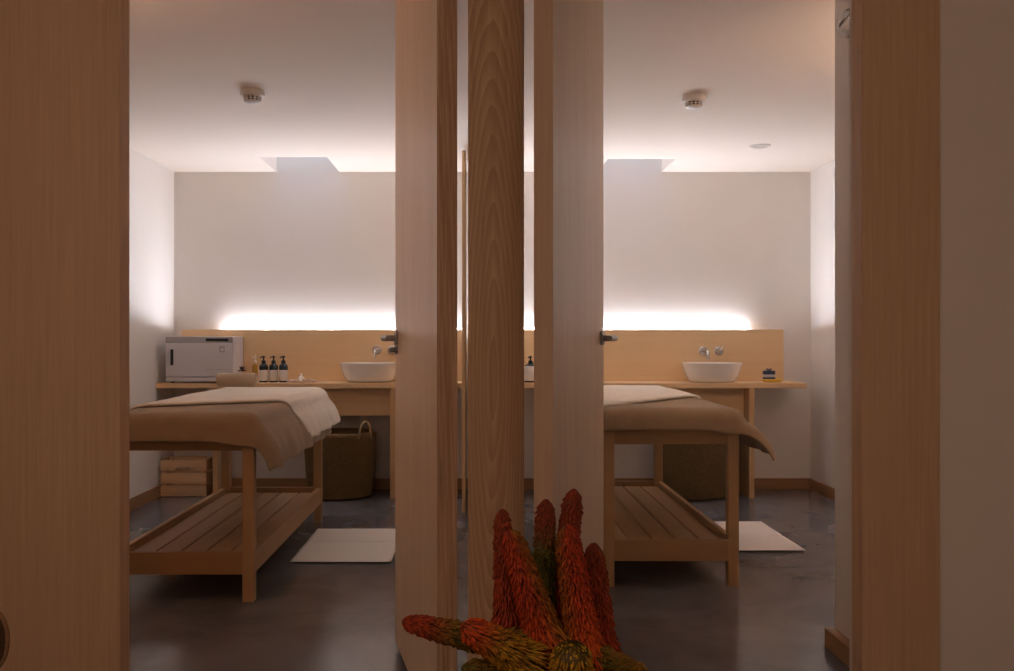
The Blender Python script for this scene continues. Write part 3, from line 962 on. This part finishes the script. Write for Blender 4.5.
# ------------------------------------------------------------------ corridor: flowers, vase, console, armchair
YV = 1.0
VASE = Vector((0.095, YV, 0.56))
def console():
    r = thing('console_table', (.095, 1.0, 0), 'dark console table below the flowers in the corridor', 'table')
    obj('tabletop', box(-.25, .44, .80, 1.20, .535, .56, bev=.003), M['rattan'], r)
    for sx in (-.23, .38):
        for sy in (.82, 1.14):
            obj('leg', box(sx, sx + .04, sy, sy + .04, 0, .535, bev=.002), M['rattan'], r)
console()
v = obj('vase', lathe([(0, 0), (.055, 0), (.075, .02), (.088, .07), (.082, .12), (.062, .155), (.058, .175), (.064, .185), (.060, .186), (.053, .172), (.056, .15), (.07, .1), (.05, .02), (0, .015)], VASE, 44), M['vase'], smooth=True)
tag(v, 'dark stoneware vase holding the orange flower spikes', 'vase')

RED, ORG, OLV, GRN, YEL, BRN = (0.52, 0.145, 0.036), (0.74, 0.31, 0.07), (0.37, 0.31, 0.045), (0.20, 0.22, 0.045), (0.66, 0.52, 0.08), (0.36, 0.135, 0.05)
def mixc(a, b, t):
    t = max(0, min(1, t))
    return tuple(x + (y - x) * t for x, y in zip(a, b))

def spike(tip, base, rt, rb, colour, label, seed, nring=26, splay=0.0, flen=1.0):
    rnd = random.Random(seed)
    T, B = Vector(tip), Vector(base)
    ax = (T - B); L = ax.length; ax.normalize()
    A = ax.cross(Vector((0, 1, 0))).normalized(); Bv = ax.cross(A).normalized()   # Bv is about the viewing axis
    root = thing('flower_spike', B, label, 'flower', 'flower spikes in the vase')
    bm = bmesh.new(); cl = bm.loops.layers.color.new('tint')
    def rad(t):          # t: 0 base .. 1 tip
        r = rb + (rt - rb) * t
        if t > .88: r *= math.sqrt(max(.015, 1 - ((t - .88) / .121) ** 2))
        return r
    # core
    rings = []
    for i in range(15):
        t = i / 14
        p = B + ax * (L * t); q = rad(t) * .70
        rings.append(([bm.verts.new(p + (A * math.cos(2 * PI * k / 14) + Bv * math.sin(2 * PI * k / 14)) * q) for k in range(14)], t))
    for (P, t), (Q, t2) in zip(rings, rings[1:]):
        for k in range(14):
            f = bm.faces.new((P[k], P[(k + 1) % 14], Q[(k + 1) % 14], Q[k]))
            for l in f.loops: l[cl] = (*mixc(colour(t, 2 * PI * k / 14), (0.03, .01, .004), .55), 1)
    for cap in (rings[0][0], rings[-1][0]):
        f = bm.faces.new(cap)
        for l in f.loops: l[cl] = (*colour(1.0, 0.0), 1)
    gold = PI * (3 - math.sqrt(5))
    N = int(nring * L / .0030)
    for i in range(N):
        t = (i + .5) / N
        t = min(1, max(0, t + rnd.uniform(-.006, .006)))
        a = i * gold + rnd.uniform(-.12, .12)
        rdir = A * math.cos(a) + Bv * math.sin(a)
        p = B + ax * (L * t) + rdir * rad(t) * .62
        # buds near the tip point forward, open florets lower down hang back towards the base
        if t > .15: lean = -1.0 - .7 * (1 - t)
        else: lean = -1.1
        d = (rdir + ax * (lean + rnd.uniform(-.55, .5)) + Vector((0, 0, -.15))).normalized()
        ln = (.0075 + .0075 * (1 - t)) * flen * rnd.uniform(.8, 1.2)
        ln *= .82 if t > .22 else 1.0
        if t < .22: ln *= 1 + splay * (.22 - t) / .22
        w = .0015 * rnd.uniform(.85, 1.15) * (1 if t < .9 else .8)
        u1, u2 = frame_of(d)
        c0 = colour(t, a)
        j = rnd.uniform(.75, 1.25)
        c0 = tuple(min(1, x * j) for x in c0)
        tipc = mixc(c0, ORG if c0[0] > .25 else YEL, .35)
        secs = ((0, .65), (.45, 1.0), (.85, .85), (1.0, .35))
        rg = []
        for (s, ww) in secs:
            cc = p + d * (ln * s) + ax * (-.0012 * s * s)
            rg.append([bm.verts.new(cc + (u1 * math.cos(2 * PI * k / 5) + u2 * math.sin(2 * PI * k / 5)) * w * ww) for k in range(5)])
        for q_i, (P, Q) in enumerate(zip(rg, rg[1:])):
            for k in range(5):
                f = bm.faces.new((P[k], P[(k + 1) % 5], Q[(k + 1) % 5], Q[k]))
                cA = mixc(c0, tipc, q_i / 2)
                for l in f.loops: l[cl] = (*cA, 1)
        f = bm.faces.new(rg[-1])
        for l in f.loops: l[cl] = (*tipc, 1)
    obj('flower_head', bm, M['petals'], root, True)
    m = VASE + Vector((0, 0, .17))
    low = VASE + Vector(((B.x - VASE.x) * .12, (B.y - VASE.y) * .12, .06))
    throat = m + Vector(((B.x - VASE.x) * .20, (B.y - VASE.y) * .20, 0))
    mid = B.lerp(throat, .5) - ax * .012
    obj('stem', tube([B + ax * .004, B - ax * .016, mid, throat, low], .0042, 8), M['stem'], root, True)

def S(tx, ty, bx, by, wt, wb, yt, yb, col, lab, seed, **k):
    spike(pt(tx, ty, yt), pt(bx, by, yb), wt / 2 / F * yt, wb / 2 / F * yb, col, lab, seed, **k)
def two(c1, c2, side=0.6):            # the colour shifts round the spike as well as along it
    return lambda t, a: mixc(c1, c2, max(0, math.cos(a) * side) + .25 * t)
red_olive = lambda t, a: mixc(mixc(ORG, RED, min(1, t * 2.2)), OLV, max(0, -math.cos(a)) * .9 - .05)
red_olive2 = lambda t, a: mixc(mixc(ORG, RED, min(1, t * 1.8)), OLV, max(0, math.cos(a)) * .75 - .1)
green_red = lambda t, a: mixc(GRN, BRN, (t - .62) * 4)
brown_red = lambda t, a: mixc(RED, BRN, t * .9)
side_col = lambda t, a: mixc(mixc(OLV, GRN, .4), mixc(RED, BRN, .4), (t - .62) * 5)
near_col = lambda t, a: mixc(mixc(YEL, OLV, .6), mixc(RED, ORG, .5), (t - .55) * 3.2)
low_col = lambda t, a: mixc(YEL, OLV, .15 + .4 * abs(math.sin(a * 2)))
grn_col = lambda t, a: mixc(GRN, OLV, .6 * t + .3 * max(0, math.cos(a)))
FS = [
 (502, 509, 507, 628, 15, 26, 1.045, 1.03, brown_red, 'slim brown-red flower spike upright behind the large left red one', 21, {}),
 (509, 530, 548, 646, 22, 46, .985, .995, red_olive, 'large red-orange flower spike leaning left with splayed lower florets', 22, dict(splay=1.8, flen=1.2)),
 (546, 499, 542, 630, 19, 25, 1.04, 1.03, green_red, 'green flower spike with brown tip standing behind the middle', 23, {}),
 (574, 489, 559, 620, 20, 26, 1.05, 1.04, brown_red, 'tallest brown-red flower spike at the top of the bunch', 24, {}),
 (566, 525, 584, 652, 26, 42, .99, 1.0, red_olive2, 'broad upright red flower spike in the middle of the bunch', 25, dict(splay=.4)),
 (593, 543, 603, 652, 20, 30, 1.03, 1.03, brown_red, 'dark red flower spike at the right side of the bunch', 26, {}),
 (402, 621, 520, 648, 17, 36, .99, .99, side_col, 'olive flower spike with red tip lying out to the left', 27, {}),
 (571, 645, 573, 716, 52, 64, .925, .95, low_col, 'short yellow-olive flower spike low at the front centre', 28, {}),
 (463, 625, 527, 662, 30, 54, .945, .97, near_col, 'olive flower spike with orange crown, in front of the one lying left', 31, dict(splay=.3)),
 (650, 678, 586, 652, 16, 32, .98, 1.0, grn_col, 'dark green flower spike reaching out low to the right', 29, {}),
 (462, 668, 536, 680, 18, 44, .96, .985, grn_col, 'green flower spike just below the one lying left', 30, {}),
]
for (tx, ty, bx, by, wt, wb, yt, yb, col, lab, seed, kw) in FS:
    S(tx, ty, bx, by, wt, wb, yt, yb, col, lab, seed, **kw)

# rattan armchair at the left edge: only its arm loop reaches into the photograph
def armchair():
    Y1 = 1.70
    cxl = -0.904
    r = thing('rattan_armchair', (-1.20, 1.42, 0), 'dark rattan armchair at the bottom left corner with looped arm', 'chair')
    for sx in (-1.46, -.98):
        for sy in (1.18, 1.62):
            obj('leg', tube([(sx, sy, 0), (sx, sy, .42)], .018, 12), M['rattan'], r, True)
    obj('seat', box(-1.49, -.95, 1.15, 1.66, .40, .46, bev=.02, seg=3), M['rattan_dark'], r)
    bm = bmesh.new()
    prof = [(-1.49, .46), (-1.49, .85), (-1.42, .93), (-1.02, .93), (-.95, .85), (-.95, .46)]
    add_tube(bm, [(x, 1.15, z) for x, z in prof], .017, 12)
    obj('back_frame', bm, M['rattan'], r, True)
    obj('backrest', box(-1.48, -.96, 1.14, 1.16, .47, .90, bev=.004), M['rattan_dark'], r)
    for sgn, cx in ((1, cxl), (-1, -2.4 - cxl)):
        loop = [(cx + .042 * math.cos(a), Y1, .648 + .062 * math.sin(a)) for a in [2 * PI * k / 32 for k in range(32)]]
        obj('arm_loop', tube(loop, .0045, 10, True), M['rattan'], r, True)
        bm = bmesh.new()
        add_lathe(bm, [(0, -.006), (.040, -.006), (.040, .006), (0, .006)], (cx, Y1, .648), 32, sx=1.0, sy=1.6, axis=(0, 1, 0))
        obj('arm_weave', bm, M['rattan_dark'], r)
        bm = bmesh.new()
        xs = cx - sgn * .045
        add_tube(bm, [(xs, 1.16, .66), (xs, 1.5, .66), (cx - sgn * .03, Y1 - .01, .66)], .016, 10)
        add_tube(bm, [(xs, 1.60, .42), (xs, 1.60, .66)], .014, 10)
        obj('arm', bm, M['rattan'], r, True)
armchair()

# ------------------------------------------------------------------ light
def pendant(x, y, z, label, strength):  # unseen fill lamp, added to brighten the corridor timber and walls
    r = thing('fill_pendant', (x, y, z), label, 'lamp', None)
    smooth_angle(obj('ceiling_rose', lathe([(0, 0), (.05, 0), (.048, -.018), (0, -.022)], (x, y, ROOM_H), 32), M['steel'], r))
    obj('cord', tube([(x, y, ROOM_H - .02), (x, y, z + .10)], .004, 8), M['black'], r, True)
    smooth_angle(obj('cap', lathe([(0, .125), (.022, .122), (.03, .105), (.03, .088), (0, .088)], (x, y, z), 28), M['steel'], r))
    m, nt, b = nodes_of('fill_pendant_glow')
    b.inputs['Emission Color'].default_value = (1.0, .70, .52, 1); b.inputs['Emission Strength'].default_value = strength
    bm = bmesh.new(); bmesh.ops.create_uvsphere(bm, u_segments=36, v_segments=18, radius=.10)
    for v in bm.verts: v.co += Vector((x, y, z))
    obj('globe', bm, m, r, True)
pendant(-0.9, -.3, 2.10, 'added warm fill globe, unseen, in the corridor, left of centre', 43.0)
pendant(0.6, -1.0, 2.10, 'added warm fill globe, unseen, in the corridor, right of centre', 24.0)

def uplight(x, y, z, ny, label, strength):  # unseen fill lamp, added to lift and warm the front ceilings and doors
    r = thing('fill_uplight', (x, y, z), label, 'lamp', None)
    yw = y - ny * .115
    obj('wall_plate', lathe([(0, 0), (.05, 0), (.05, .012), (.045, .016), (0, .016)], (x, yw, z), 32, axis=(0, ny, 0)), M['steel'], r)
    obj('arm', tube([(x, yw + ny * .014, z), (x, y - ny * .09, z)], .010, 12), M['steel'], r, True)
    m, nt, b = nodes_of('fill_uplight_glow')
    b.inputs['Emission Color'].default_value = (1.0, .62, .38, 1); b.inputs['Emission Strength'].default_value = strength
    out = [(.10 * math.sin(k / 10 * PI / 2), .075 - .10 * math.cos(k / 10 * PI / 2)) for k in range(11)]
    inn = [(.095 * math.sin(k / 10 * PI / 2), .075 - .095 * math.cos(k / 10 * PI / 2)) for k in range(10, -1, -1)]
    out[0] = (0, out[0][1]); inn[-1] = (0, inn[-1][1])
    obj('bowl', lathe(out + inn, (x, y, z), 40), M['ceramic'], r, True)
    obj('glowing_disc', lathe([(0, .045), (.086, .045), (.086, .049), (0, .049)], (x, y, z), 36), m, r)
FILL_GLOW = 100.0
uplight(-1.70, YI + .115, 1.95, 1, 'added warm fill bowl, unseen, inside the left front wall', FILL_GLOW)
uplight(2.30, 3.62 + .115, 1.95, 1, 'added warm fill bowl, unseen, behind the return wall', FILL_GLOW * 1.25)

wd = bpy.data.worlds.new('dusk_sky'); scn.world = wd
wd.use_nodes = True
bg = wd.node_tree.nodes['Background']
bg.inputs[0].default_value = (0.48, 0.60, 0.82, 1); bg.inputs[1].default_value = 6.5

# ------------------------------------------------------------------ camera and colour
cd = bpy.data.cameras.new('camera')
cd.sensor_width = 36.0; cd.sensor_fit = 'HORIZONTAL'
cd.lens = F / 1014 * 36.0
cd.shift_x = (507 - VX) / 1014
cd.shift_y = (VY - 335.5) / 1014
cd.clip_start = .02
cam = bpy.data.objects.new('camera', cd); COL.objects.link(cam)
cam.location = (0, 0, CAMZ); cam.rotation_euler = (PI / 2, 0, 0)
scn.camera = cam
vs = scn.view_settings
vs.view_transform = 'Standard'; vs.look = 'None'; vs.gamma = 1.0; vs.use_curve_mapping = False
vs.exposure = 0.0
scn.cycles.max_bounces = 16
scn.cycles.diffuse_bounces = 10
scn.cycles.use_denoising = True
